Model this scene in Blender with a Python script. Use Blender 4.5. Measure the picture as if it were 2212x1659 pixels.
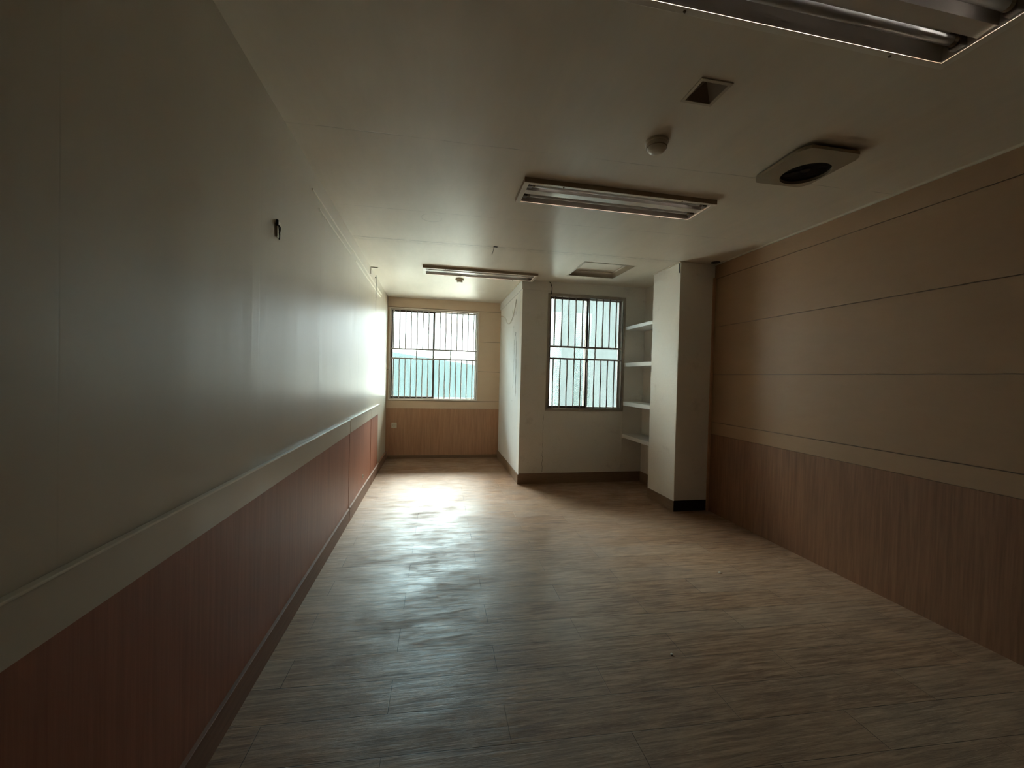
import bpy, bmesh, math, random
from mathutils import Vector, Matrix
random.seed(7)
for o in list(bpy.data.objects): bpy.data.objects.remove(o)
scene = bpy.context.scene
COL = scene.collection

# ------------------------------------------------------------------ camera
F_PX, YAW, PITCH, ROLL = 870.0, 0.1897, -0.0164, 0.0251
CAM_Z = 1.3065
def cam_axis(x, y2, z2):
    cp, sp = math.cos(PITCH), math.sin(PITCH)
    y = y2*cp - z2*sp; z = y2*sp + z2*cp
    cy, sy = math.cos(YAW), math.sin(YAW)
    return Vector((x*cy + y*sy, -x*sy + y*cy, z))
cr, sr = math.cos(ROLL), math.sin(ROLL)
right, up, fwd = cam_axis(cr, 0, sr), cam_axis(-sr, 0, cr), cam_axis(0, 1, 0)
cd = bpy.data.cameras.new('camera')
cd.sensor_fit = 'HORIZONTAL'; cd.sensor_width = 36.0
cd.lens = F_PX/2212*36.0
cd.clip_start = 0.02; cd.clip_end = 200
camera = bpy.data.objects.new('camera', cd); COL.objects.link(camera)
camera.matrix_world = Matrix(((right.x, up.x, -fwd.x, 0), (right.y, up.y, -fwd.y, 0),
                              (right.z, up.z, -fwd.z, CAM_Z), (0, 0, 0, 1)))
scene.camera = camera

# ------------------------------------------------------------------ light: overcast sky through the windows
SKY = 240.0
world = bpy.data.worlds.new('overcast_sky'); scene.world = world
world.use_nodes = True
wn, wl = world.node_tree.nodes, world.node_tree.links
wn.clear()
wo = wn.new('ShaderNodeOutputWorld'); bg = wn.new('ShaderNodeBackground')
tc = wn.new('ShaderNodeTexCoord'); sx = wn.new('ShaderNodeSeparateXYZ'); rmp = wn.new('ShaderNodeValToRGB')
wl.new(tc.outputs['Generated'], sx.inputs[0]); wl.new(sx.outputs['Z'], rmp.inputs[0])
e = rmp.color_ramp.elements      # horizon kept dim behind the bars, overhead raised to light the room
while len(e) < 6: e.new(0.5)
for k, (p, v, tint) in enumerate(((0.0, 3.6, (0.98, 1.0, 1.0)), (0.15, 6.2, (0.94, 1.0, 1.02)), (0.29, 12.0, (0.70, 0.97, 1.08)), (0.42, 30.0, (0.72, 0.97, 1.07)),
                                   (0.60, 85.0, (1.0, 0.97, 0.91)), (1.0, 150.0, (1.0, 0.95, 0.86)))):
    e[k].position = p; e[k].color = (v/SKY*tint[0], v/SKY*tint[1], v/SKY*tint[2], 1)
wl.new(rmp.outputs[0], bg.inputs[0]); bg.inputs[1].default_value = SKY
wl.new(bg.outputs[0], wo.inputs[0])
def portal(name, loc, sxx, szz):
    ld = bpy.data.lights.new(name, 'AREA'); ld.shape = 'RECTANGLE'; ld.size = sxx; ld.size_y = szz
    ld.cycles.is_portal = True
    o = bpy.data.objects.new(name, ld); COL.objects.link(o); o.location = loc
    o.rotation_euler = (math.radians(-90), 0, 0)   # shines towards -y (into the room)
    return o
portal('window_daylight', (-0.012, 6.60, 1.625), 1.36, 1.40)
portal('window_daylight', (1.868, 4.95, 1.63), 1.0, 1.42)
scene.view_settings.view_transform = 'Standard'
scene.view_settings.look = 'None'
scene.view_settings.exposure = 0.3
scene.view_settings.gamma = 1.0
scene.view_settings.use_curve_mapping = False

# ------------------------------------------------------------------ room dimensions (metres)
H = 2.5
XL, XR, YB, YN, XN, XP, Y1, Y2 = -0.73, 2.77, 6.464, 4.818, 1.03, 2.38, 3.642, 4.149
XS = 2.655                      # niche side wall
YF = -2.4                       # end wall behind the camera
GROOVES = (2.35, 1.865, 1.385, 0.905)
WZ = 0.785                      # wainscot top
W1 = (-0.70, 0.672, 0.918, 2.335)   # window one: x0 x1 z0 z1
W2 = (1.362, 2.374, 0.915, 2.350)
FIX = [(0.50, 1.79, 0.885, 1.175), (0.50, 1.79, 2.36, 2.65), (-0.155, 1.135, 4.49, 4.775)]
HATCH = (1.48, 2.03, 3.915, 4.455)
VENT = (1.0, 1.143, 1.432, 1.572)

# ------------------------------------------------------------------ material helpers
class NT:
    def __init__(s, name):
        s.m = bpy.data.materials.new(name); s.m.use_nodes = True
        s.t = s.m.node_tree; s.n = s.t.nodes; s.n.clear()
        s.out = s.n.new('ShaderNodeOutputMaterial')
        s.p = s.n.new('ShaderNodeBsdfPrincipled'); s.l(s.p.outputs[0], s.out.inputs[0])
        s.pos = s.n.new('ShaderNodeNewGeometry').outputs['Position']
        q = s.n.new('ShaderNodeSeparateXYZ'); s.l(s.pos, q.inputs[0]); s.X, s.Y, s.Z = q.outputs
    def l(s, a, b): s.t.links.new(a, b)
    def math(s, op, a, b=None, c=None, clamp=False):
        n = s.n.new('ShaderNodeMath'); n.operation = op; n.use_clamp = clamp
        for i, v in enumerate((a, b, c)):
            if v is None: continue
            if isinstance(v, (int, float)): n.inputs[i].default_value = v
            else: s.l(v, n.inputs[i])
        return n.outputs[0]
    def vec(s, x, y, z):
        n = s.n.new('ShaderNodeCombineXYZ')
        for i, v in enumerate((x, y, z)):
            if isinstance(v, (int, float)): n.inputs[i].default_value = v
            else: s.l(v, n.inputs[i])
        return n.outputs[0]
    def noise(s, scale, detail=3, rough=0.55, stretch=(1, 1, 1), dist=0, off=(0, 0, 0)):
        mp = s.n.new('ShaderNodeMapping'); mp.inputs['Scale'].default_value = stretch
        mp.inputs['Location'].default_value = off; s.l(s.pos, mp.inputs[0])
        n = s.n.new('ShaderNodeTexNoise'); n.inputs['Scale'].default_value = scale
        n.inputs['Detail'].default_value = detail; n.inputs['Roughness'].default_value = rough
        n.inputs['Distortion'].default_value = dist
        s.l(mp.outputs[0], n.inputs['Vector']); return n.outputs['Fac']
    def ramp(s, f, *st):
        n = s.n.new('ShaderNodeValToRGB'); e = n.color_ramp.elements
        while len(e) < len(st): e.new(0.5)
        for k, (p, c) in enumerate(st):
            e[k].position = p; e[k].color = (c, c, c, 1) if isinstance(c, (int, float)) else (*c, 1)
        s.l(f, n.inputs[0]); return n.outputs[0]
    def mix(s, f, a, b, mode='MIX'):
        n = s.n.new('ShaderNodeMix'); n.data_type = 'RGBA'; n.blend_type = mode
        if isinstance(f, (int, float)): n.inputs[0].default_value = f
        else: s.l(f, n.inputs[0])
        for i, v in ((6, a), (7, b)):
            if isinstance(v, tuple): n.inputs[i].default_value = (*v, 1)
            else: s.l(v, n.inputs[i])
        return n.outputs[2]
    def lines(s, coord, at, w):
        acc = None
        for c in at:
            d = s.math('ABSOLUTE', s.math('SUBTRACT', coord, c))
            m = s.math('SUBTRACT', 1.0, s.math('DIVIDE', d, w), clamp=True)
            acc = m if acc is None else s.math('MAXIMUM', acc, m)
        return acc
    def bump(s, h, strength=0.3, dist=0.01, prev=None):
        n = s.n.new('ShaderNodeBump'); n.inputs['Strength'].default_value = strength
        n.inputs['Distance'].default_value = dist; s.l(h, n.inputs['Height'])
        if prev is not None: s.l(prev, n.inputs['Normal'])
        s.l(n.outputs[0], s.p.inputs['Normal']); return n.outputs[0]
    def base(s, c):
        if isinstance(c, tuple): s.p.inputs['Base Color'].default_value = (*c, 1)
        else: s.l(c, s.p.inputs['Base Color'])
    def rough(s, r):
        if isinstance(r, (int, float)): s.p.inputs['Roughness'].default_value = r
        else: s.l(r, s.p.inputs['Roughness'])

def simple(name, col, rough=0.5, metal=0.0, var=0.08, scale=14, spec=None):
    t = NT(name)
    n = t.noise(scale, 4)
    t.base(t.mix(n, tuple(c*(1-var) for c in col), tuple(min(1, c*(1+var)) for c in col)))
    t.rough(rough); t.p.inputs['Metallic'].default_value = metal
    if spec is not None: t.p.inputs['Specular IOR Level'].default_value = spec
    return t.m

# ceiling paint
def mat_ceiling():
    t = NT('ceiling_cream_paint')
    big = t.noise(1.1, 4, 0.6); fine = t.noise(9, 5, 0.6, (1, 0.25, 1))
    c = t.mix(big, (0.72, 0.64, 0.53), (0.82, 0.745, 0.63))
    c = t.mix(t.ramp(fine, (0.35, 0.0), (0.75, 0.25)), c, (0.52, 0.48, 0.38))
    # joints between boards: slightly wandering dark lines with gaps
    wob = t.math('MULTIPLY', t.math('SUBTRACT', t.noise(2.2, 2, 0.5, (1, 0, 0)), 0.5), 0.03)
    yy = t.math('ADD', t.math('ADD', t.Y, t.math('MULTIPLY', t.X, 0.025)), wob)
    j = t.lines(yy, (3.70,), 0.006)
    j2 = t.lines(yy, (3.76, 4.82, 3.03, 2.10), 0.004)
    gap = t.ramp(t.noise(3.1, 3, 0.6, (1, 0.1, 0)), (0.42, 0.0), (0.62, 1.0))
    j2 = t.math('MULTIPLY', j2, gap)
    gap1 = t.ramp(t.noise(5.0, 3, 0.6, (1, 0.1, 0), off=(3, 0, 0)), (0.3, 0.35), (0.6, 1.0))
    j1 = t.math('MULTIPLY', j, gap1)
    dirt = t.math('MULTIPLY', t.lines(yy, (3.72,), 0.09), t.ramp(t.noise(16, 5, 0.7, (1, 3, 1)), (0.45, 0.0), (0.75, 0.45)))
    # faint ring where a fitting used to be
    rx = t.math('SUBTRACT', t.X, -0.05); ry = t.math('SUBTRACT', t.Y, 3.14)
    rr = t.math('SQRT', t.math('ADD', t.math('MULTIPLY', rx, rx), t.math('MULTIPLY', ry, ry)))
    ring = t.math('MULTIPLY', t.lines(rr, (0.075,), 0.005), t.ramp(t.noise(6, 2), (0.4, 0.1), (0.6, 0.8)))
    mk = t.math('MAXIMUM', t.math('MULTIPLY', j1, 0.8), t.math('MULTIPLY', j2, 0.6))
    mk = t.math('MAXIMUM', mk, dirt); mk = t.math('MAXIMUM', mk, t.math('MULTIPLY', ring, 0.6), clamp=True)
    c = t.mix(mk, c, (0.16, 0.13, 0.09))
    t.base(c); t.rough(0.43); t.p.inputs['Specular IOR Level'].default_value = 0.6
    hgt = t.math('ADD', t.noise(2.5, 4, 0.5), t.math('MULTIPLY', t.math('MAXIMUM', j1, t.math('MAXIMUM', j2, ring)), -0.35))
    b = t.bump(hgt, 0.25, 0.02)
    t.bump(t.noise(160, 2), 0.12, 0.002, b)
    return t.m

def mat_left_wall():
    t = NT('left_wall_cream_gloss_paint')
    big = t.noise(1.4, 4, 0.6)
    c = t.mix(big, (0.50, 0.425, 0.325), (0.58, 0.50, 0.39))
    seams = t.lines(t.Y, (4.097,), 0.004)
    seams2 = t.lines(t.Y, (0.95, 1.873, 2.761, 3.72, 4.86), 0.0035)
    ab = t.math('GREATER_THAN', t.Z, 0.9); be = t.math('LESS_THAN', t.Z, 2.32)
    msk = t.math('MULTIPLY', ab, be)
    g2 = t.ramp(t.noise(3.0, 3, 0.6, (0, 1, 1)), (0.4, 0.1), (0.65, 0.7))
    s1 = t.math('MULTIPLY', seams, msk); s2 = t.math('MULTIPLY', t.math('MULTIPLY', seams2, msk), g2)
    smear = t.math('MULTIPLY', t.lines(t.Y, (1.88, 2.78, 4.4, 3.74), 0.16),
                   t.ramp(t.noise(11, 5, 0.65, (1, 2.2, 0.8)), (0.55, 0.0), (0.8, 0.45)))
    zlim = t.math('SUBTRACT', 1.0, t.math('DIVIDE', t.math('ABSOLUTE', t.math('SUBTRACT', t.Z, 1.45)), 0.5), clamp=True)
    smear = t.math('MULTIPLY', smear, zlim)
    mk = t.math('MAXIMUM', t.math('MULTIPLY', s1, 0.75), t.math('MAXIMUM', t.math('MULTIPLY', s2, 0.55), smear), clamp=True)
    c = t.mix(mk, c, (0.20, 0.17, 0.12))
    t.base(c)
    t.rough(t.math('ADD', 0.37, t.math('MULTIPLY', t.noise(5, 3, 0.6, (1, 2, 0.5)), 0.10)))
    t.p.inputs['Specular IOR Level'].default_value = 0.8
    t.p.inputs['Coat Weight'].default_value = 0.2; t.p.inputs['Coat Roughness'].default_value = 0.38
    ridge = t.math('MULTIPLY', t.lines(t.Y, (1.80, 1.86, 2.77, 3.70, 4.12), 0.012), msk)
    panel = t.noise(1.6, 2, 0.5, (0, 2.2, 0.25))
    b = t.bump(t.math('ADD', t.math('ADD', panel, t.math('MULTIPLY', ridge, 0.035)), t.math('MULTIPLY', t.math('MAXIMUM', s1, s2), -0.06)), 0.30, 0.02)
    t.bump(t.noise(60, 3, 0.5, (1, 1, 0.12)), 0.10, 0.002, b)
    return t.m

def mat_tan_panel(name, a, b, d):
    t = NT(name)
    g = t.noise(18, 4, 0.6, (0.35, 0.35, 1.0)); big = t.noise(1.2, 3)
    c = t.mix(g, a, b)
    c = t.mix(t.math('MULTIPLY', big, 0.35), c, d)
    t.base(c); t.rough(0.55)
    t.bump(g, 0.1, 0.003)
    return t.m

def mat_wood(name, a, b, dark, axis_stretch=(1, 1, 0.04), rough=0.45):
    t = NT(name)
    g = t.noise(70, 5, 0.65, axis_stretch, 0.3); g2 = t.noise(14, 3, 0.5, axis_stretch, 0.4)
    big = t.noise(1.5, 3)
    c = t.mix(t.ramp(g, (0.35, 0.0), (0.65, 1.0)), a, b)
    c = t.mix(t.ramp(g2, (0.55, 0.0), (0.8, 0.45)), c, dark)
    c = t.mix(t.math('MULTIPLY', big, 0.3), c, dark)
    t.base(c); t.rough(rough)
    t.bump(g, 0.15, 0.002)
    return t.m

def mat_plaster(name, a, b, rough=0.75, stain=(0.30, 0.24, 0.17), amt=0.35):
    t = NT(name)
    big = t.noise(2.0, 5, 0.65); sp = t.noise(7, 6, 0.7)
    c = t.mix(big, a, b)
    c = t.mix(t.ramp(sp, (0.58, 0.0), (0.85, amt)), c, stain)
    t.base(c); t.rough(rough)
    b1 = t.bump(t.noise(6, 4, 0.6), 0.25, 0.012)
    t.bump(t.noise(120, 4, 0.7), 0.55, 0.004, b1)
    return t.m

def mat_floor():
    t = NT('worn_plank_flooring')
    # plank grid: rows run across the room, 0.178 m deep, 0.9 m long, half bond
    yy = t.math('SUBTRACT', t.math('ADD', t.Y, t.math('MULTIPLY', t.X, 0.05)), 1.576)
    xx = t.math('SUBTRACT', t.math('SUBTRACT', t.X, t.math('MULTIPLY', t.math('SUBTRACT', t.Y, 1.7), 0.011)), 0.30)
    v = t.vec(xx, yy, 0)
    br = t.n.new('ShaderNodeTexBrick'); t.l(v, br.inputs['Vector'])
    br.inputs['Scale'].default_value = 1.0; br.inputs['Brick Width'].default_value = 0.9
    br.inputs['Row Height'].default_value = 0.1778; br.inputs['Mortar Size'].default_value = 0.0016
    br.inputs['Mortar Smooth'].default_value = 0.4; br.inputs['Bias'].default_value = 0.0
    br.inputs['Color1'].default_value = (0, 0, 0, 1); br.inputs['Color2'].default_value = (1, 1, 1, 1)
    br.inputs['Mortar'].default_value = (0.5, 0.5, 0.5, 1)
    br.offset = 0.5; br.offset_frequency = 2
    seam, rnd = br.outputs['Fac'], br.outputs['Color']
    grain = t.noise(55, 6, 0.72, (0.07, 1.0, 1), 0.5)
    streak = t.noise(13, 6, 0.72, (0.30, 1.5, 1), 0.7)
    patch = t.noise(3.2, 5, 0.65, (0.6, 1.0, 1), 0.5)
    fine = t.noise(150, 3, 0.6, (0.05, 1.0, 1))
    c = t.mix(t.ramp(grain, (0.38, 0.0), (0.62, 1.0)), (0.20, 0.106, 0.062), (0.44, 0.268, 0.164))
    c = t.mix(t.ramp(streak, (0.52, 0.0), (0.72, 0.42)), c, (0.12, 0.068, 0.044))
    c = t.mix(t.math('MULTIPLY', rnd, 0.22), c, (0.46, 0.36, 0.27))
    c = t.mix(t.ramp(patch, (0.5, 0.0), (0.7, 0.3)), c, (0.13, 0.085, 0.06))
    brk = t.ramp(t.noise(2.4, 3, 0.6, off=(5, 2, 0)), (0.35, 0.35), (0.6, 1.0))
    c = t.mix(t.math('MULTIPLY', t.math('MULTIPLY', seam, brk), 0.85), c, (0.035, 0.025, 0.02))
    t.base(c)
    r = t.math('ADD', 0.31, t.math('MULTIPLY', t.ramp(patch, (0.42, 0.0), (0.62, 1.0)), 0.20))
    r = t.math('ADD', r, t.math('MULTIPLY', t.ramp(streak, (0.46, 0.0), (0.66, 1.0)), 0.20))
    t.rough(r)
    t.p.inputs['Specular IOR Level'].default_value = 0.30
    # boards cup and lift a little at their seams
    cup = t.noise(1.0, 2, 0.5, (0.7, 3.2, 1))
    h1 = t.math('ADD', cup, t.math('MULTIPLY', rnd, 0.10))
    b1 = t.bump(h1, 0.20, 0.03)
    b2 = t.bump(t.math('ADD', t.math('MULTIPLY', streak, 0.8), t.math('MULTIPLY', grain, 0.7)), 0.42, 0.005, b1)
    b3 = t.bump(fine, 0.14, 0.002, b2)
    t.bump(t.math('MULTIPLY', seam, -1.0), 0.6, 0.003, b3)
    return t.m

def mat_glass():
    t = NT('window_glass'); t.n.remove(t.p)
    tr = t.n.new('ShaderNodeBsdfTransparent'); gl = t.n.new('ShaderNodeBsdfGlossy')
    gl.inputs['Roughness'].default_value = 0.05
    tr.inputs[0].default_value = (0.90, 0.96, 0.95, 1)
    fr = t.n.new('ShaderNodeFresnel'); fr.inputs[0].default_value = 1.4
    mx = t.n.new('ShaderNodeMixShader'); t.l(fr.outputs[0], mx.inputs[0])
    t.l(tr.outputs[0], mx.inputs[1]); t.l(gl.outputs[0], mx.inputs[2]); t.l(mx.outputs[0], t.out.inputs[0])
    return t.m

def mat_sheet(name, col, var, dots=False, period=0.11, spec=None):
    """translucent plastic cladding lit from behind by the sky"""
    t = NT(name); t.n.remove(t.p)
    tl = t.n.new('ShaderNodeBsdfTranslucent'); df = t.n.new('ShaderNodeBsdfDiffuse')
    n = t.noise(3.0, 5, 0.6, (1.5, 1.5, 0.4)); n2 = t.noise(24, 3, 0.6, (1, 1, 0.5))
    f = t.math('ADD', t.math('MULTIPLY', n, 0.75), t.math('MULTIPLY', n2, 0.25))
    c = t.mix(t.ramp(f, (0.3, 0.0), (0.7, 1.0)), tuple(x*(1-var) for x in col), tuple(x*(1+var) for x in col))
    t.l(c, tl.inputs[0]); t.l(c, df.inputs[0])
    mx = t.n.new('ShaderNodeMixShader'); mx.inputs[0].default_value = 0.25
    t.l(tl.outputs[0], mx.inputs[1]); t.l(df.outputs[0], mx.inputs[2])
    last = mx.outputs[0]
    if dots:   # punched holes on a diagonal grid
        u = t.math('MULTIPLY', t.math('ADD', t.X, t.Z), 1/0.027); w = t.math('MULTIPLY', t.math('SUBTRACT', t.X, t.Z), 1/0.027)
        du = t.math('ABSOLUTE', t.math('SUBTRACT', t.math('FRACT', u), 0.5))
        dw = t.math('ABSOLUTE', t.math('SUBTRACT', t.math('FRACT', w), 0.5))
        hole = t.math('LESS_THAN', t.math('ADD', t.math('MULTIPLY', du, du), t.math('MULTIPLY', dw, dw)), 0.10)
        tr = t.n.new('ShaderNodeBsdfTransparent'); m2 = t.n.new('ShaderNodeMixShader')
        t.l(hole, m2.inputs[0]); t.l(last, m2.inputs[1]); t.l(tr.outputs[0], m2.inputs[2]); last = m2.outputs[0]
    t.l(last, t.out.inputs[0])
    return t.m

M = {
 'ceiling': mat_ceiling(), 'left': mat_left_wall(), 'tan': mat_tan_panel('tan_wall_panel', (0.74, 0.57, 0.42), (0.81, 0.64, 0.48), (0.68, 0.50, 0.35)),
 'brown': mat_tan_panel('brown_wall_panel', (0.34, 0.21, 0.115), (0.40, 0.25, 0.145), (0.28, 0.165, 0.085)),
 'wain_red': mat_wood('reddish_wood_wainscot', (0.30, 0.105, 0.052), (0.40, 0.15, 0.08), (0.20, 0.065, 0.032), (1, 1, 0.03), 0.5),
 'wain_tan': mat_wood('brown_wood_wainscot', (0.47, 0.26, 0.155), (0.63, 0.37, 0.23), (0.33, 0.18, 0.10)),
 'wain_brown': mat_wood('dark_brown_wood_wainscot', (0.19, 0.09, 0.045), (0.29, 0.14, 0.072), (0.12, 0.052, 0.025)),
 'base_wood': mat_wood('baseboard_brown', (0.24, 0.15, 0.09), (0.30, 0.20, 0.125), (0.18, 0.11, 0.07), (0.2, 0.2, 2)),
 'base_left': mat_wood('baseboard_left_brown', (0.22, 0.11, 0.065), (0.29, 0.15, 0.09), (0.17, 0.09, 0.06), (1, 0.05, 1), 0.65),
 'base_black': simple('black_vinyl_base', (0.012, 0.012, 0.016), 0.5),
 'plaster': mat_plaster('white_textured_plaster', (0.82, 0.77, 0.70), (0.88, 0.85, 0.79)),
 'plaster_in': mat_plaster('scuffed_white_plaster', (0.76, 0.75, 0.72), (0.83, 0.82, 0.79), 0.7, (0.42, 0.38, 0.32), 0.3),
 'cream': simple('cream_trim_paint', (0.66, 0.60, 0.49), 0.35, spec=0.5),
 'cream_edge': simple('cream_rail_edge', (0.74, 0.66, 0.53), 0.3),
 'pale_casing': simple('pale_window_casing', (0.88, 0.80, 0.72), 0.35),
 'dark_frame': simple('brown_aluminium_frame', (0.12, 0.095, 0.075), 0.4, 0.3),
 'grey_frame': simple('grey_aluminium_frame', (0.55, 0.56, 0.55), 0.35, 0.3),
 'bar': simple('galvanised_bar', (0.46, 0.43, 0.41), 0.45, 0.1, 0.2, 40),
 'bar2': simple('brown_grey_bar', (0.33, 0.285, 0.26), 0.45, 0.1, 0.2, 40),
 'taupe_frame': simple('taupe_window_frame', (0.50, 0.42, 0.35), 0.4, 0.1),
 'old_frame': simple('weathered_brown_frame', (0.36, 0.30, 0.24), 0.5, 0.1, 0.3, 12),
 'shelf': simple('white_shelf_paint', (0.78, 0.77, 0.74), 0.45, 0, 0.05, 8),
 'fix': simple('white_enamel_steel', (0.82, 0.77, 0.68), 0.3, 0.0, 0.06, 10),
 'fix_in': simple('reflector_enamel', (0.66, 0.60, 0.54), 0.25, 0.15, 0.08, 10),
 'fix_side': simple('brown_skirt_steel', (0.36, 0.28, 0.20), 0.5, 0.0, 0.15, 20),  # skirt colour, much darker than the rim
 'tube': simple('unlit_lamp_glass', (0.52, 0.50, 0.49), 0.12, 0, 0.04, 5, 0.7),
 'socket': simple('brown_lampholder', (0.07, 0.045, 0.03), 0.45),
 'detector': simple('ivory_plastic', (0.55, 0.48, 0.38), 0.28, 0, 0.04, 20),
 'black': simple('black_rubber', (0.02, 0.018, 0.015), 0.5),
 'dark_hole': simple('near_black_hollow', (0.035, 0.028, 0.022), 0.7),  # near-black colour stands in for the darkness inside the fan opening and crack
 'wire_grey': simple('grey_wire_sheath', (0.20, 0.19, 0.15), 0.5),
 'wire_white': simple('white_cable_sheath', (0.70, 0.66, 0.60), 0.45),
 'plate': simple('ivory_socket_plate', (0.72, 0.66, 0.54), 0.35),
 'metal': simple('rusty_metal', (0.22, 0.17, 0.12), 0.45, 0.6, 0.2, 60),
 'pink': simple('pale_cable_tip', (0.75, 0.58, 0.48), 0.5),
 'glass': mat_glass(),
 'sheet1': mat_sheet('sea_green_plastic_cladding', (0.0225, 0.0325, 0.0345), 0.16),
 'sheet2': mat_sheet('pale_blue_plastic_cladding', (0.0245, 0.0295, 0.0308), 0.14),
 'mesh': mat_sheet('perforated_cladding', (0.26, 0.335, 0.345), 0.05, dots=True),
 'ground': simple('outside_concrete', (0.25, 0.25, 0.23), 0.8, 0, 0.2, 3),
 'floor': mat_floor(),
 'rear': simple('dim_brown_panel', (0.22, 0.15, 0.10), 0.6),
}

# ------------------------------------------------------------------ mesh helpers
def obj(name, bm, mat, parent=None, smooth=False, bevel=0, kind=None):
    bmesh.ops.recalc_face_normals(bm, faces=bm.faces)
    me = bpy.data.meshes.new(name); bm.to_mesh(me); bm.free()
    me.materials.append(mat)
    o = bpy.data.objects.new(name, me); COL.objects.link(o)
    if smooth:
        for f in me.polygons: f.use_smooth = True
    if bevel:
        b = o.modifiers.new('bevel', 'BEVEL'); b.width = bevel; b.segments = 2; b.limit_method = 'ANGLE'
    if parent is not None: o.parent = parent
    if kind: o['kind'] = kind
    return o
def struct(name, bm, mat, **k): return obj(name, bm, mat, kind='structure', **k)
def thing(name, label, cat, loc=(0, 0, 0), group=None, rz=0):
    o = bpy.data.objects.new(name, None); COL.objects.link(o)
    o.empty_display_size = 0.1; o.location = loc; o.rotation_euler = (0, 0, rz)
    o['label'] = label; o['category'] = cat
    if group: o['group'] = group
    return o
def tag(o, label, cat, group=None):
    o['label'] = label; o['category'] = cat
    if group: o['group'] = group
    return o
def box(bm, x0, x1, y0, y1, z0, z1):
    vs = [bm.verts.new((x, y, z)) for x in (x0, x1) for y in (y0, y1) for z in (z0, z1)]
    for f in ((0, 1, 3, 2), (4, 6, 7, 5), (0, 4, 5, 1), (2, 3, 7, 6), (0, 2, 6, 4), (1, 5, 7, 3)):
        bm.faces.new([vs[i] for i in f])
    return bm
def B(*a):
    bm = bmesh.new(); box(bm, *a); return bm
def slab(axis, pos, thick, u0, u1, v0, v1, holes=()):
    """wall/ceiling slab in the plane axis=pos, extending by thick (signed); rectangular holes in (u,v)."""
    us = sorted({u0, u1, *[min(max(h[i], u0), u1) for h in holes for i in (0, 1)]})
    vs = sorted({v0, v1, *[min(max(h[i], v0), v1) for h in holes for i in (2, 3)]})
    bm = bmesh.new(); cache = {}
    def V(u, v, d):
        k = (round(u, 5), round(v, 5), d)
        if k not in cache:
            w = pos + (thick if d else 0)
            cache[k] = bm.verts.new({'x': (w, u, v), 'y': (u, w, v), 'z': (u, v, w)}[axis])
        return cache[k]
    def solid(i, j):
        if i < 0 or j < 0 or i >= len(us)-1 or j >= len(vs)-1: return False
        cu, cv = (us[i]+us[i+1])/2, (vs[j]+vs[j+1])/2
        return not any(h[0] < cu < h[1] and h[2] < cv < h[3] for h in holes)
    for i in range(len(us)-1):
        for j in range(len(vs)-1):
            if not solid(i, j): continue
            a, b, c, d = us[i], us[i+1], vs[j], vs[j+1]
            bm.faces.new([V(a, c, 0), V(b, c, 0), V(b, d, 0), V(a, d, 0)])
            bm.faces.new([V(a, d, 1), V(b, d, 1), V(b, c, 1), V(a, c, 1)])
            for ii, jj, p, q in ((i-1, j, (a, c), (a, d)), (i+1, j, (b, c), (b, d)), (i, j-1, (a, c), (b, c)), (i, j+1, (a, d), (b, d))):
                if not solid(ii, jj): bm.faces.new([V(*p, 0), V(*q, 0), V(*q, 1), V(*p, 1)])
    return bm
def tube(bm, pts, r, seg=8, closed_ends=True):
    pts = [Vector(p) for p in pts]; rings = []
    for i, p in enumerate(pts):
        d = (pts[min(i+1, len(pts)-1)] - pts[max(i-1, 0)]).normalized()
        a = Vector((0, 0, 1)) if abs(d.z) < 0.9 else Vector((1, 0, 0))
        s = d.cross(a).normalized(); t = d.cross(s)
        rr = r[i] if isinstance(r, (list, tuple)) else r
        rings.append([bm.verts.new(p + s*rr*math.cos(k*2*math.pi/seg) + t*rr*math.sin(k*2*math.pi/seg)) for k in range(seg)])
    for a, b in zip(rings, rings[1:]):
        for k in range(seg): bm.faces.new([a[k], a[(k+1) % seg], b[(k+1) % seg], b[k]])
    if closed_ends:
        bm.faces.new(rings[0]); bm.faces.new(rings[-1][::-1])
    return bm
def curve_pts(ctrl, n=6):
    """Catmull-Rom through the control points"""
    c = [Vector(p) for p in ctrl]; c = [c[0]*2-c[1]] + c + [c[-1]*2-c[-2]]; out = []
    for i in range(1, len(c)-2):
        for k in range(n):
            t = k/n
            out.append(0.5*((2*c[i]) + (c[i+1]-c[i-1])*t + (2*c[i-1]-5*c[i]+4*c[i+1]-c[i+2])*t*t + (3*c[i]-c[i-1]-3*c[i+1]+c[i+2])*t**3))
    return out + [c[-2]]
def lathe(bm, prof, c=(0, 0, 0), seg=40):
    """prof: list of (r, z)"""
    rings = []
    for r, z in prof:
        if r < 1e-5: rings.append([bm.verts.new((c[0], c[1], c[2]+z))])
        else: rings.append([bm.verts.new((c[0]+r*math.cos(k*2*math.pi/seg), c[1]+r*math.sin(k*2*math.pi/seg), c[2]+z)) for k in range(seg)])
    for a, b in zip(rings, rings[1:]):
        for k in range(seg):
            q = [a[k % len(a)], a[(k+1) % len(a)], b[(k+1) % len(b)], b[k % len(b)]]
            q2 = []
            for v in q:
                if v not in q2: q2.append(v)
            if len(q2) > 2: bm.faces.new(q2)
    return bm

# ------------------------------------------------------------------ the room shell
struct('floor', B(XL-0.15, XR+0.15, YF-0.15, YB+0.15, -0.12, 0.0), M['floor'])
T = 0.14
ceil_holes = [(XN+T, XR+0.3, YN+T, YB+0.3)] + [(f[0]+0.012, f[1]-0.012, f[2]+0.012, f[3]-0.012) for f in FIX] + [HATCH, (VENT[0]+0.012, VENT[1]-0.012, VENT[2]+0.012, VENT[3]-0.012)]
struct('ceiling', slab('z', H, 0.14, XL-0.15, XR+0.15, YF-0.15, YB+T, ceil_holes), M['ceiling'])

wall_left = struct('wall_left', slab('x', XL, -T, YF, YB+T, 0, H), M['left'])
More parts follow.
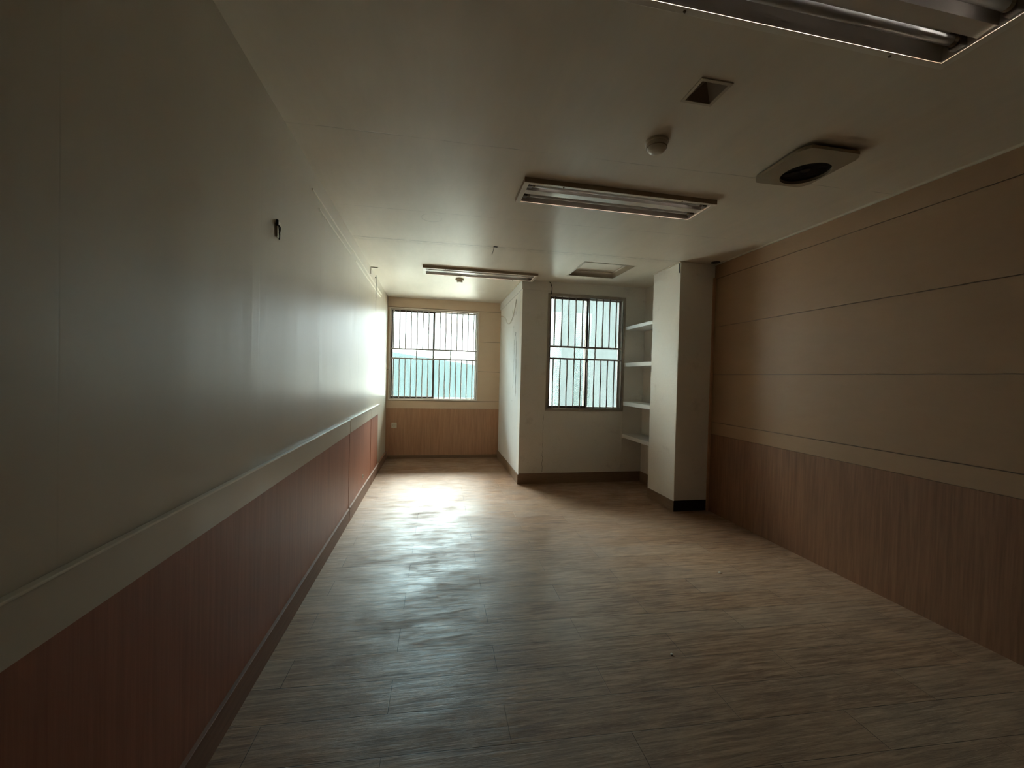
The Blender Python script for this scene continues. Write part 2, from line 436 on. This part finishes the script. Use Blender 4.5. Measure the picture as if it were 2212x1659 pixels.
# right wall: tan boards, darkened in colour for a steeper light falloff, with open joints over a dark backing
wall_right = struct('wall_right', slab('x', XR+0.008, T, YF, YN, 0, H), M['rear'])
gr = [(YF-1, YB+1, z-0.003, z+0.003) for z in GROOVES]
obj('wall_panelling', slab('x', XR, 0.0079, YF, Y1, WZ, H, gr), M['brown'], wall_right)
obj('wainscot', slab('x', XR-0.004, 0.0119, YF, Y1, 0, WZ-0.001), M['wain_brown'], wall_right)  # darker than the end-wall wainscot, likewise for the light falloff
# nook end wall with window one
wh = (W1[0]-0.0, W1[1]+0.0, W1[2], W1[3])
wall_back = struct('wall_back', slab('y', YB+0.008, T-0.008, XL, XN+T, 0, H, [wh]), M['rear'])
obj('wall_panelling', slab('y', YB, 0.0079, XL, XN, WZ, H, [wh] + [(XL-1, XN+1, z-0.003, z+0.003) for z in GROOVES]), M['tan'], wall_back)
obj('wainscot', slab('y', YB-0.004, 0.0119, XL, XN, 0, WZ-0.001), M['wain_tan'], wall_back)
# inner wall (side of the nook) and middle wall with window two
wall_inner = struct('wall_inner', slab('x', XN, T, YN+T, YB, 0, H), M['plaster_in'])
wall_middle = struct('wall_middle', slab('y', YN, T, XN, XR+T, 0, H, [(W2[0], W2[1], W2[2], W2[3])]), M['plaster'])
wall_niche = struct('wall_niche', slab('x', XS, XR-XS+0.007, Y2, YN, 0, H), M['plaster'])
bm = B(XP, XR, Y1, Y2, 0, H)
wall_pillar = struct('wall_pillar', bm, M['plaster'], bevel=0.006)
struct('wall_front', slab('y', YF, -T, XL, XR, 0, H), M['wain_brown'])

# left wall: chair rail, wainscot, mouldings, baseboard
rail = bmesh.new(); box(rail, XL, XL+0.013, YF, 3.72, WZ-0.004, 0.897); box(rail, XL, XL+0.016, 3.72, 4.905, WZ, 0.901); box(rail, XL, XL+0.016, 4.912, 5.60, WZ, 0.901)
obj('chair_rail', rail, M['left'], wall_left)
edge = bmesh.new(); box(edge, XL, XL+0.019, YF, 3.72, 0.897, 0.904); box(edge, XL, XL+0.022, 3.72, 5.60, 0.901, 0.909)
obj('chair_rail_edge', edge, M['cream_edge'], wall_left, bevel=0.002)
wn_ = bmesh.new(); box(wn_, XL, XL+0.008, YF, 3.7195, 0.1, WZ-0.004); box(wn_, XL, XL+0.010, 3.72, 4.905, 0.1, WZ); box(wn_, XL, XL+0.010, 4.93, 5.50, 0.1, WZ)
obj('wainscot', wn_, M['wain_red'], wall_left, bevel=0.0015)
obj('joint_strip', B(XL, XL+0.006, 4.905, 4.93, 0.0, WZ), M['socket'], wall_left)
struct('baseboard_left', box(box(B(XL, XL+0.019, YF, 3.72, 0, 0.114), XL, XL+0.021, 3.72, 4.905, 0, 0.118), XL, XL+0.020, 4.93, YB-0.004, 0, 0.115), M['base_left'])
e2 = bmesh.new(); box(e2, XL, XL+0.023, YF, 3.72, 0.114, 0.121); box(e2, XL, XL+0.025, 3.72, 4.905, 0.118, 0.126); box(e2, XL, XL+0.024, 4.93, 5.56, 0.115, 0.123)
struct('trim_1', e2, M['base_left'], bevel=0.002)
# double moulding under the ceiling on the left wall
for k, (ya, yb) in enumerate(((2.55, 3.76), (3.70, 5.64))):
    m_ = bmesh.new(); box(m_, XL, XL+0.009+0.004*k, ya, yb, 2.372, 2.380); box(m_, XL, XL+0.008+0.004*k, ya+0.15, yb-0.1, 2.318, 2.325)
    struct('trim_%d' % (2+k), m_, M['cream_edge'], bevel=0.0015)

# other baseboards
struct('baseboard_inner', slab('x', XN-0.012, 0.0115, YN-0.012, YB-0.0045, 0, 0.118), M['base_wood'])
struct('baseboard_middle', slab('y', YN-0.012, 0.0115, XN, XS-0.0125, 0, 0.128), M['base_wood'])
struct('baseboard_niche', slab('x', XS-0.012, 0.0115, Y2+0.001, YN, 0, 0.128), M['base_wood'])
struct('baseboard_pillar', slab('x', XP-0.004, 0.0035, Y1-0.004, Y2, 0, 0.106), M['base_wood'])
struct('baseboard_pillar_front', slab('y', Y1-0.004, 0.0035, XP, XR-0.03, 0, 0.110), M['base_black'])
struct('baseboard_back', slab('y', YB-0.010, 0.0055, XL+0.024, XN-0.013, 0, 0.05), M['base_wood'])
# bands under the ceiling
struct('trim_4', slab('y', YN-0.012, 0.0115, XN-0.012, 1.385, 2.385, H), M['plaster'])
struct('trim_5', slab('x', XN-0.012, 0.0115, YN, YB-0.001, 2.385, H), M['plaster_in'])
struct('trim_6', slab('y', YN-0.008, 0.0075, 2.40, XS, 2.385, H), M['plaster'])
struct('trim_7', slab('y', YN-0.006, 0.0055, 1.386, 2.399, W2[3]+0.02, H), M['plaster'])
# thin bead along the ceiling line
struct('trim_8', B(XR-0.012, XR, YF, Y1-0.001, H-0.012, H), M['cream'])
struct('trim_9', B(XP-0.009, XP, Y1-0.001, Y2, H-0.010, H), M['cream_edge'])
struct('trim_10', B(XN-0.024, XN-0.012, YN, YB-0.001, H-0.010, H), M['cream_edge'])
struct('trim_11', B(XR-0.028, XR-0.001, Y1-0.014, Y1-0.0005, 0, 2.36), M['wain_tan'], bevel=0.002)
struct('trim_12', B(2.375, 2.385, YN-0.004, YN, 0.128, 0.90), M['plaster'], bevel=0.001)
# crack line left of the plaster infill under window two
cr_ = bmesh.new(); pts = [(1.331+0.004*math.sin(k*1.7)+0.003*math.sin(k*4.1), YN-0.0005, 0.14+k*0.0345) for k in range(22)]
tube(cr_, pts, [0.0018 if k < 7 else 0.0009 for k in range(22)], 5)
obj('plaster_crack', cr_, M['dark_hole'], wall_middle)

# ------------------------------------------------------------------ windows
def ring(bm, x0, x1, z0, z1, w, y0, y1):
    box(bm, x0, x1, y0, y1, z1-w, z1); box(bm, x0, x1, y0, y1, z0, z0+w)
    box(bm, x0, x0+w, y0, y1, z0+w, z1-w); box(bm, x1-w, x1, y0, y1, z0+w, z1-w)
    return bm
def window(n, W, Y, meet, casing, framem, leftm, rightm, casing_w):
    root = bpy.data.objects.new('window_%d' % n, None); COL.objects.link(root)
    root.location = (0, 0, 0); root['kind'] = 'structure'
    x0, x1, z0, z1 = W
    obj('window_casing', ring(bmesh.new(), x0-casing_w*0.4, x1+casing_w*0.4, z0-casing_w*0.4, z1+casing_w*0.4, casing_w, Y-0.010, Y-0.0005), casing, root, bevel=0.002)
    c = casing_w*0.6
    obj('window_frame', ring(bmesh.new(), x0+0.001, x1-0.001, z0+0.001, z1-0.001, 0.022, Y+0.008, Y+T-0.01), framem, root, bevel=0.0015)
    a, b, zz0, zz1 = x0+0.022, x1-0.022, z0+0.022, z1-0.022
    s = obj('sash', ring(bmesh.new(), a, meet+0.018, zz0, zz1, 0.028, Y+0.045, Y+0.067), leftm, root, bevel=0.0015)
    obj('pane', B(a+0.026, meet-0.008, Y+0.054, Y+0.058, zz0+0.026, zz1-0.026), M['glass'], s)
    s2 = obj('sash', ring(bmesh.new(), meet-0.016, b, zz0-0.004, zz1+0.004, 0.020, Y+0.074, Y+0.096), rightm, root, bevel=0.0015)
    obj('pane', B(meet+0.002, b-0.018, Y+0.083, Y+0.087, zz0+0.014, zz1-0.014), M['glass'], s2)
    return root
w1 = window(1, W1, YB, -0.030, M['pale_casing'], M['taupe_frame'], M['dark_frame'], M['grey_frame'], 0.016)
w2 = window(2, W2, YN, 1.886, M['old_frame'], M['old_frame'], M['dark_frame'], M['grey_frame'], 0.026)

def grille(label, W, Y, upper, lower, mid, rails, mat, r, group):
    g = thing('security_grille', label, 'window grille', ((W[0]+W[1])/2, Y, W[2]), group)
    gx, gy, gz = g.location
    def L(o): o.parent = g; o.location = (-gx, -gy, -gz); return o
    for z in rails:
        L(obj('rail', B(W[0]+0.002, W[1]-0.002, Y-0.009, Y+0.009, z-0.011, z+0.011), mat, bevel=0.002))
    def bar(x, za, zb):
        b_ = bmesh.new(); n = 7; ph = random.uniform(0, 6); am = random.uniform(0.0006, 0.0028)
        pts = [(x + am*math.sin(ph+k*1.3), Y, za+(zb-za)*k/(n-1)) for k in range(n)]
        tube(b_, pts, r, 8); L(obj('bar', b_, mat, smooth=True))
    for x in upper: bar(x, rails[0]+0.010, W[3]-0.001)
    for x in lower: bar(x, W[2]+0.001, rails[1]-0.010)
    for x in mid: bar(x, rails[1]+0.010, rails[0]-0.010)
    return g
u1 = [-0.638+0.0882*k for k in range(15)]; l1 = [-0.634+0.0872*k for k in range(15)]
grille('grey round-bar security grille across the wide window at the end of the nook', W1, YB+0.024,
       u1[:7]+u1[8:], l1[:7]+l1[8:], (-0.289, -0.034, 0.236), (1.708, 1.560), M['bar'], 0.0082, 'window security grilles')
u2 = [1.451+0.0909*k for k in range(10)]; l2 = [1.444+0.0905*k for k in range(10)]
grille('dark round-bar security grille across the narrower window beside the shelves', W2, YN+0.022,
       u2, l2, (1.720, 1.890, 1.994), (1.705, 1.556), M['bar2'], 0.0082, 'window security grilles')

# ------------------------------------------------------------------ outside
struct('ground', B(-14, 16, YB+0.6, 34, -0.5, -0.3), M['ground'])
def corrugated(A, Bp, z0, z1, period, amp, th=0.003):
    A, Bp = Vector((*A, 0)), Vector((*Bp, 0)); d = Bp-A; n = max(8, int(d.length/period*8)); dn = d.normalized(); s = Vector((-dn.y, dn.x, 0))
    bm = bmesh.new(); cols = []
    for k in range(n+1):
        p = A + d*(k/n) + s*amp*math.sin(2*math.pi*(k/n)*d.length/period)
        cols.append([bm.verts.new((p.x, p.y, z0)), bm.verts.new((p.x, p.y, z1))])
    for a, b in zip(cols, cols[1:]): bm.faces.new([a[0], b[0], b[1], a[1]])
    bmesh.ops.solidify(bm, geom=bm.faces[:], thickness=th)
    return bm
def screen(label, A, Bp, z1, mat, cat, period, posts):
    t = thing('outdoor_screen', label, cat, (A[0], A[1], -0.3))
    o = obj('plastic_sheet', corrugated(A, Bp, -0.3, z1, period, 0.012), mat, smooth=True)
    o.parent = t; o.location = (-A[0], -A[1], 0.3)
    return t
screen('sea-green translucent corrugated fence outside the wide window', (-1.32, 6.85), (1.6, 16.1), 1.755, M['sheet1'], 'fence', 0.09, 4)
screen('pale blue translucent plastic cladding outside the narrower window', (1.655, 5.62), (4.3, 5.62), 3.4, M['sheet2'], 'cladding', 0.28, 3)
pf = thing('perforated_screen', 'perforated pale sheet standing close outside the narrower window, left half', 'screen', (1.60, 5.50, -0.3))
for xa, xb in ((0.0, 0.16), (0.36, 0.60)):
    obj('perforated_sheet', B(xa, xb, -0.001, 0.001, 0.0, 2.55), M['mesh'], pf)

# ------------------------------------------------------------------ shelves in the niche
shelf_words = ('topmost', 'second from the top', 'third from the top', 'lowest')
for (zt, th), w in zip(((1.986, 0.042), (1.526, 0.047), (1.032, 0.050), (0.618, 0.047)), shelf_words):
    b_ = B(XP+0.002, XS-0.0005, Y2+0.0005, YN-0.0005, zt-th, zt)
    o = obj('wall_shelf', b_, M['shelf'], bevel=0.002)
    tag(o, 'white painted shelf in the niche behind the pillar, %s' % w, 'shelf', 'niche shelves')

# ------------------------------------------------------------------ ceiling light fittings
def fixture(f, label):
    x0, x1, y0, y1 = f; L, Wd = x1-x0, y1-y0; zb = 2.470
    t = thing('fluorescent_fixture', label, 'ceiling light', ((x0+x1)/2, (y0+y1)/2, H), 'twin-tube ceiling fittings')
    hx, hy = L/2, Wd/2; d = zb-H; top = 0.045
    bm = bmesh.new()    # outer skirt below the ceiling
    for a in ((-hx, hx, -hy, -hy+0.003), (-hx, hx, hy-0.003, hy), (-hx, -hx+0.003, -hy+0.003, hy-0.003), (hx-0.003, hx, -hy+0.003, hy-0.003)):
        box(bm, *a, d+0.002, -0.0005)
    obj('skirt', bm, M['fix_side'], t)
    bm = bmesh.new()    # bottom rim
    rw = 0.022
    for a in ((-hx, hx, -hy, -hy+rw), (-hx, hx, hy-rw, hy), (-hx, -hx+0.030, -hy+rw, hy-rw), (hx-0.030, hx, -hy+rw, hy-rw)):
        box(bm, *a, d-0.001, d+0.0015)
    obj('rim', bm, M['fix'], t, bevel=0.0008)
    # folded pan: inner walls, two troughs and a flat-bottomed central ridge
    prof = [(-hy+rw, d+0.002), (-hy+rw+0.004, top-0.004), (-0.034, top), (-0.026, d+0.010), (0.026, d+0.010), (0.034, top), (hy-rw-0.004, top-0.004), (hy-rw, d+0.002)]
    bm = bmesh.new(); ex = hx-0.030
    ra = [bm.verts.new((-ex, y, z)) for y, z in prof]; rb = [bm.verts.new((ex, y, z)) for y, z in prof]
    for k in range(len(prof)-1): bm.faces.new([ra[k], rb[k], rb[k+1], ra[k+1]])
    # end walls
    for r_, s in ((ra, -1), (rb, 1)):
        q = [bm.verts.new((s*ex, -hy+rw, d+0.002)), bm.verts.new((s*ex, hy-rw, d+0.002)), bm.verts.new((s*ex, hy-rw, top)), bm.verts.new((s*ex, -hy+rw, top))]
        bm.faces.new(q)
    obj('reflector', bm, M['fix_in'], t)
    for s in (-1, 1):
        yc = s*0.068
        bm = bmesh.new(); tube(bm, [(-ex+0.035, yc, d+0.028), (ex-0.035, yc, d+0.028)], 0.0155, 20)
        tb = obj('tube', bm, M['tube'], t, smooth=True)
        for e in (-1, 1):
            bm = bmesh.new(); tube(bm, [(e*(ex-0.050), yc, d+0.028), (e*(ex-0.034), yc, d+0.028)], 0.0162, 18)
            obj('end_cap', bm, M['metal'], tb, smooth=False)
            bm = bmesh.new(); box(bm, e*ex, e*(ex-0.032), yc-0.017, yc+0.017, d+0.008, top-0.005)
            obj('lampholder', bm, M['socket'], t, bevel=0.003)
    for s in (-1, 1):
        for e in (-0.62, 0.62):
            bm = bmesh.new(); lathe(bm, [(0, -0.006), (0.0035, -0.005), (0.005, -0.001), (0.005, 0.0)], (e*hx, s*(hy-rw/2), d-0.001), 12)
            obj('screw', bm, M['metal'], t, smooth=True)
    return t
fixture(FIX[0], 'unlit twin-tube ceiling light nearest the camera, cut off by the top edge')
fixture(FIX[1], 'unlit twin-tube ceiling light in mid ceiling, beside the domed smoke detector')
fixture(FIX[2], 'unlit twin-tube ceiling light farthest back, by the entrance of the nook')

# smoke / heat detectors
sd = thing('smoke_detector', 'round domed ivory detector on the ceiling in front of the middle light', 'smoke detector', (1.062, 1.862, H), 'ceiling detectors')
obj('base', lathe(bmesh.new(), [(0.0, 0), (0.056, 0), (0.056, -0.010), (0.052, -0.014), (0.0, -0.014)]), M['detector'], sd, smooth=False)
obj('dome', lathe(bmesh.new(), [(0.050, -0.014), (0.051, -0.024), (0.047, -0.030), (0.047, -0.034), (0.044, -0.036), (0.042, -0.043), (0.036, -0.050), (0.024, -0.056), (0.010, -0.058), (0, -0.058)]), M['detector'], sd, smooth=True)
obj('louvre_ring', lathe(bmesh.new(), [(0.0475, -0.0295), (0.050, -0.031), (0.050, -0.033), (0.0475, -0.0345)]), M['metal'], sd)
s2 = thing('smoke_detector', 'small two-step cream detector on the nook ceiling behind the farthest light', 'smoke detector', (0.275, 5.02, H), 'ceiling detectors')
obj('base', lathe(bmesh.new(), [(0.0, 0), (0.052, 0), (0.052, -0.014), (0.046, -0.018), (0, -0.018)]), M['detector'], s2)
obj('sensor_head', lathe(bmesh.new(), [(0.036, -0.018), (0.036, -0.034), (0.030, -0.042), (0, -0.043)]), M['detector'], s2)

# small square air diffuser (recessed pyramid)
v = thing('ceiling_diffuser', 'small square recessed pyramid air diffuser near the camera end of the ceiling', 'air vent', ((VENT[0]+VENT[1])/2, (VENT[2]+VENT[3])/2, H))
hx, hy = (VENT[1]-VENT[0])/2, (VENT[3]-VENT[2])/2
bm = bmesh.new()
for a in ((-hx, hx, -hy, -hy+0.014), (-hx, hx, hy-0.014, hy), (-hx, -hx+0.014, -hy+0.014, hy-0.014), (hx-0.014, hx, -hy+0.014, hy-0.014)): box(bm, *a, -0.005, -0.0003)
obj('frame', bm, M['detector'], v, bevel=0.001)
bm = bmesh.new(); a_ = [bm.verts.new(p) for p in ((-hx+0.0135, -hy+0.0135, -0.001), (hx-0.0135, -hy+0.0135, -0.001), (hx-0.0135, hy-0.0135, -0.001), (-hx+0.0135, hy-0.0135, -0.001))]
c_ = bm.verts.new((0, 0, 0.045))
for k in range(4): bm.faces.new([a_[k], a_[(k+1) % 4], c_])
obj('cone', bm, simple('grubby_vent_metal', (0.20, 0.15, 0.10), 0.5, 0.1), v)

# exhaust fan cover: square plate with a round opening
e = thing('exhaust_fan', 'square ceiling exhaust plate with a large round dark opening, by the right wall', 'exhaust fan', (1.938, 1.865, H), None, math.radians(-1.5))
bm = bmesh.new(); seg = 48; hw, hl, rr = 0.172, 0.182, 0.118
outer = []; inner = []
for z in (-0.030, -0.014):
    o_ = []; i_ = []
    for k in range(seg):
        a = 2*math.pi*k/seg; c, s = math.cos(a), math.sin(a)
        m = min(hw/abs(c) if abs(c) > 1e-6 else 9, hl/abs(s) if abs(s) > 1e-6 else 9)
        m = min(m, (hw+hl-0.035)/(abs(c)+abs(s)))   # clipped corners
        o_.append(bm.verts.new((c*m, s*m, z))); i_.append(bm.verts.new((0.045+rr*c, 0.040+rr*s, z)))
    outer.append(o_); inner.append(i_)
for k in range(seg):
    j = (k+1) % seg
    bm.faces.new([outer[0][k], outer[0][j], inner[0][j], inner[0][k]])
    bm.faces.new([outer[1][k], outer[1][j], inner[1][j], inner[1][k]])
    bm.faces.new([outer[0][k], outer[0][j], outer[1][j], outer[1][k]])
    bm.faces.new([inner[0][k], inner[0][j], inner[1][j], inner[1][k]])
obj('cover_plate', bm, simple('dusty_plastic', (0.34, 0.28, 0.20), 0.5), e)
obj('collar', lathe(bmesh.new(), [(0.122, -0.0145), (0.122, -0.0005), (0, -0.0005)], (0.045, 0.040, 0)), M['dark_hole'], e)
bm = bmesh.new()
for k in range(6):
    a = k*math.pi/3; c, s = math.cos(a), math.sin(a)
    q = [(0.02, -0.018, -0.004), (0.105, -0.03, -0.003), (0.105, 0.03, -0.011), (0.02, 0.018, -0.008)]
    vs_ = [bm.verts.new((0.045+x*c-y*s, 0.040+x*s+y*c, z)) for x, y, z in q]; bm.faces.new(vs_)
bmesh.ops.solidify(bm, geom=bm.faces[:], thickness=0.0015)
lathe(bm, [(0.022, -0.002), (0.022, -0.013), (0, -0.013)], (0.045, 0.040, 0), 20)
obj('fan_blades', bm, M['dark_hole'], e)

# access hatch
h = thing('access_hatch', 'square recessed access hatch in the ceiling above the shelf window', 'ceiling hatch', ((HATCH[0]+HATCH[1])/2, (HATCH[2]+HATCH[3])/2, H))
hx, hy = (HATCH[1]-HATCH[0])/2, (HATCH[3]-HATCH[2])/2
bm = bmesh.new()
for a in ((-hx, hx, -hy, -hy+0.006), (-hx, hx, hy-0.006, hy), (-hx, -hx+0.006, -hy+0.006, hy-0.006), (hx-0.006, hx, -hy+0.006, hy-0.006)): box(bm, *a, -0.003, 0.075)
obj('liner', bm, simple('hatch_liner', (0.26, 0.21, 0.14), 0.5), h)  # shade on the recess sides put into the dark liner colour
bm = bmesh.new(); w = 0.012
for a in ((-hx-w, hx+w, -hy-w, -hy), (-hx-w, hx+w, hy, hy+w), (-hx-w, -hx, -hy, hy), (hx, hx+w, -hy, hy)): box(bm, *a, -0.004, -0.0003)
obj('frame', bm, M['cream'], h, bevel=0.001)
obj('door_panel', B(-hx+0.008, hx-0.008, -hy+0.008, hy-0.008, 0.062, 0.074), M['ceiling'], h)
bm = bmesh.new()
for a in ((-hx+0.007, hx-0.007, -hy+0.007, -hy+0.03), (-hx+0.007, hx-0.007, hy-0.03, hy-0.007), (-hx+0.007, -hx+0.03, -hy+0.03, hy-0.03), (hx-0.03, hx-0.007, -hy+0.03, hy-0.03)): box(bm, *a, 0.050, 0.061)
obj('inner_lip', bm, M['cream'], h, bevel=0.001)

# ------------------------------------------------------------------ small things left on walls and ceiling
def wire(bm, ctrl, r, seg=7): return tube(bm, curve_pts(ctrl), r, seg)
hk = thing('ceiling_hook', 'small dark hook with a short hanging wire on the ceiling joint', 'hook', (0.508, 3.675, H))
obj('clip', B(-0.006, 0.030, -0.006, 0.006, -0.006, -0.0005), M['black'], hk, bevel=0.0015)
obj('wire', wire(bmesh.new(), [(-0.004, 0, -0.004), (-0.005, 0.002, -0.025), (-0.012, 0.0, -0.055), (-0.020, 0.0, -0.075)], 0.0022), M['wire_grey'], hk, smooth=True)

hw_ = thing('hanging_wire', 'thin grey wire hanging down the left wall from the ceiling near the nook', 'wire', (XL+0.006, 5.085, 2.46))
obj('cable', wire(bmesh.new(), [(0.004, 0, 0.034), (0.006, 0.004, 0.0), (0.010, 0.015, -0.12), (0.008, -0.004, -0.25), (0.010, 0.0, -0.395)], 0.0030), M['wire_grey'], hw_, smooth=True)
obj('clip', B(-0.0055, 0.010, -0.008, 0.008, -0.004, 0.010), M['wire_grey'], hw_, bevel=0.001)

br_ = thing('wall_bracket', 'small angled metal bracket where the left wall meets the ceiling', 'bracket', (XL+0.0005, 4.745, H))
obj('bracket_plate', box(B(0, 0.004, -0.012, 0.012, -0.075, -0.001), 0, 0.075, -0.010, 0.010, -0.005, -0.001), M['metal'], br_, bevel=0.001)

js = thing('broken_switch', 'broken switch mount with dark wires sticking out of the left wall', 'switch', (XL+0.0005, 2.035, 1.965))
obj('back_plate', B(0, 0.006, -0.004, 0.034, -0.040, 0.036), M['plate'], js, bevel=0.002)
obj('mount_bracket', B(0.0005, 0.012, -0.013, -0.0042, 0.008, 0.036), M['black'], js, bevel=0.002)
obj('wire', wire(bmesh.new(), [(0.010, -0.004, 0.014), (0.022, -0.016, -0.002), (0.020, -0.014, -0.024), (0.014, 0.0, -0.044), (0.012, 0.004, -0.050)], 0.0026), M['black'], js, smooth=True)
obj('wire', wire(bmesh.new(), [(0.010, -0.002, 0.012), (0.013, -0.002, -0.010), (0.012, 0.002, -0.026), (0.010, 0.014, -0.034)], 0.0020), M['black'], js, smooth=True)

so = thing('power_socket', 'square ivory power socket on the brown wainscot of the end wall', 'power socket', (-0.604, YB-0.0045, 0.52))
obj('face_plate', B(-0.040, 0.040, -0.008, 0, -0.041, 0.041), M['plate'], so, bevel=0.003)
bm = bmesh.new(); lathe(bm, [(0.020, 0.0), (0.020, 0.002), (0.016, 0.002), (0.015, -0.004), (0, -0.004)], seg=28)
bmesh.ops.rotate(bm, verts=bm.verts[:], cent=(0, 0, 0), matrix=Matrix.Rotation(math.pi/2, 3, 'X')); bmesh.ops.translate(bm, verts=bm.verts[:], vec=(0, -0.0085, 0))
ins = obj('socket_insert', bm, simple('socket_well', (0.45, 0.38, 0.30), 0.4), so)
ws = thing('cable_outlet', 'small oval cable outlet low on the reddish left wainscot', 'cable outlet', (XL+0.0105, 4.41, 0.233))
bm = bmesh.new(); lathe(bm, [(0.0, 0), (0.022, 0), (0.022, 0.004), (0.016, 0.006), (0.013, 0.002), (0, 0.002)], seg=24)
bmesh.ops.rotate(bm, verts=bm.verts[:], cent=(0, 0, 0), matrix=Matrix.Rotation(math.pi/2, 3, 'Y'))
obj('escutcheon', bm, M['plate'], ws, smooth=False)
bm = bmesh.new(); lathe(bm, [(0, 0.0025), (0.011, 0.0025), (0.010, 0.004), (0, 0.004)], seg=20)
bmesh.ops.rotate(bm, verts=bm.verts[:], cent=(0, 0, 0), matrix=Matrix.Rotation(math.pi/2, 3, 'Y'))
obj('hole', bm, M['black'], ws)

cb = thing('cable_stub', 'loose white cable stub dangling high on the nook side wall', 'cable', (XN-0.001, 5.60, 2.20))
obj('sheath', wire(bmesh.new(), [(-0.004, -0.42, 0.13), (-0.010, -0.36, 0.02), (-0.016, -0.22, -0.10), (-0.020, -0.06, -0.14), (-0.028, 0.08, -0.12), (-0.034, 0.22, -0.03), (-0.05, 0.29, 0.0)], 0.0060), M['wire_white'], cb, smooth=True)
obj('bare_end', wire(bmesh.new(), [(-0.05, 0.29, 0.0), (-0.075, 0.27, 0.004), (-0.10, 0.24, -0.006)], 0.0035), M['pink'], cb, smooth=True)

bk = thing('black_cable', 'short black curved cable above the upper left corner of the shelf window', 'cable', (1.365, YN-0.012, 2.43))
obj('sheath', wire(bmesh.new(), [(-0.010, 0.008, 0.069), (0.010, -0.006, 0.045), (0.028, -0.008, -0.01), (0.026, -0.004, -0.06), (0.024, 0.0, -0.085)], 0.0042), M['black'], bk, smooth=True)

# scraped chase and holes in the nook side wall
sc = bmesh.new(); xw = XN-0.0012
def patch(bm, pts, t=0.0022):
    f = [bm.verts.new((XN-0.0003, y, z)) for y, z in pts]; g = [bm.verts.new((XN-0.0003-t, y, z)) for y, z in pts]
    bm.faces.new(f); bm.faces.new(g[::-1]); n = len(pts)
    for k in range(n): bm.faces.new([f[k], f[(k+1) % n], g[(k+1) % n], g[k]])
patch(sc, [(5.245, 1.80), (5.20, 1.86), (5.15, 1.84), (5.125, 1.70), (5.13, 1.50), (5.12, 1.35), (5.14, 1.20), (5.125, 1.06), (5.27, 1.05), (5.262, 1.30), (5.258, 1.55)])
obj('plaster_patch', sc, simple('fresh_filler', (0.80, 0.80, 0.78), 0.7), wall_inner)
ck = bmesh.new()
tube(ck, [(XN-0.001, 5.262+0.004*math.sin(k*2.1), 1.80-0.0395*k) for k in range(20)], 0.0022, 5)
tube(ck, [(XN-0.001, 5.122+0.010*math.sin(k*1.3), 1.78-0.036*k) for k in range(20)], 0.0012, 5)
tube(ck, [(XN-0.001, 5.245, 1.80), (XN-0.001, 5.20, 1.86), (XN-0.001, 5.185, 1.90)], 0.003, 5)
obj('chase_crack', ck, simple('grey_crack', (0.22, 0.22, 0.20), 0.8), wall_inner)
hl_ = bmesh.new()
for y, z, ry, rz_ in ((5.43, 2.20, 0.018, 0.030), (5.20, 2.155, 0.012, 0.032), (5.33, 1.985, 0.008, 0.016), (5.31, 1.18, 0.007, 0.02), (5.33, 0.99, 0.012, 0.005), (5.17, 1.60, 0.006, 0.008), (5.28, 1.24, 0.006, 0.006)):
    n = 9; c = [hl_.verts.new((XN-0.0015, y+ry*math.cos(6.283*k/n)*random.uniform(0.6, 1.1), z+rz_*math.sin(6.283*k/n)*random.uniform(0.7, 1.1))) for k in range(n)]
    hl_.faces.new(c)
bmesh.ops.solidify(hl_, geom=hl_.faces[:], thickness=-0.001)
obj('nail_hole', hl_, M['wire_grey'], wall_inner)

# black strip standing in for the dark slot at the top of the pillar and a dark cable hole in the ceiling corner
tag(obj('slot_strip', B(XP-0.0012, XP-0.0001, Y1+0.008, Y1+0.030, 2.392, H-0.011), M['black']), 'thin black strip at the top of the pillar corner', 'strip')
tag(obj('cable_hole', lathe(bmesh.new(), [(0, -0.004), (0.026, -0.006), (0.044, -0.002), (0.044, -0.0004), (0, -0.0004)], (2.715, 3.575, H), 24), M['black']), 'dark round cable hole in the ceiling corner beside the pillar', 'hole')
# chips of debris on the floor
for k, (x, y, s, w) in enumerate(((1.14, 1.72, 0.008, 'nearer the camera'), (1.95, 2.42, 0.010, 'towards the right wall'))):
    bm = bmesh.new(); bmesh.ops.create_icosphere(bm, subdivisions=1, radius=s)
    for v_ in bm.verts: v_.co.x *= random.uniform(0.7, 1.4); v_.co.z = v_.co.z*0.4 + s*0.40
    o = obj('debris_chip', bm, M['cream']); o.location = (x, y, 0.0)
    tag(o, 'tiny pale chip of debris lying on the floor, %s' % w, 'debris', 'floor debris')
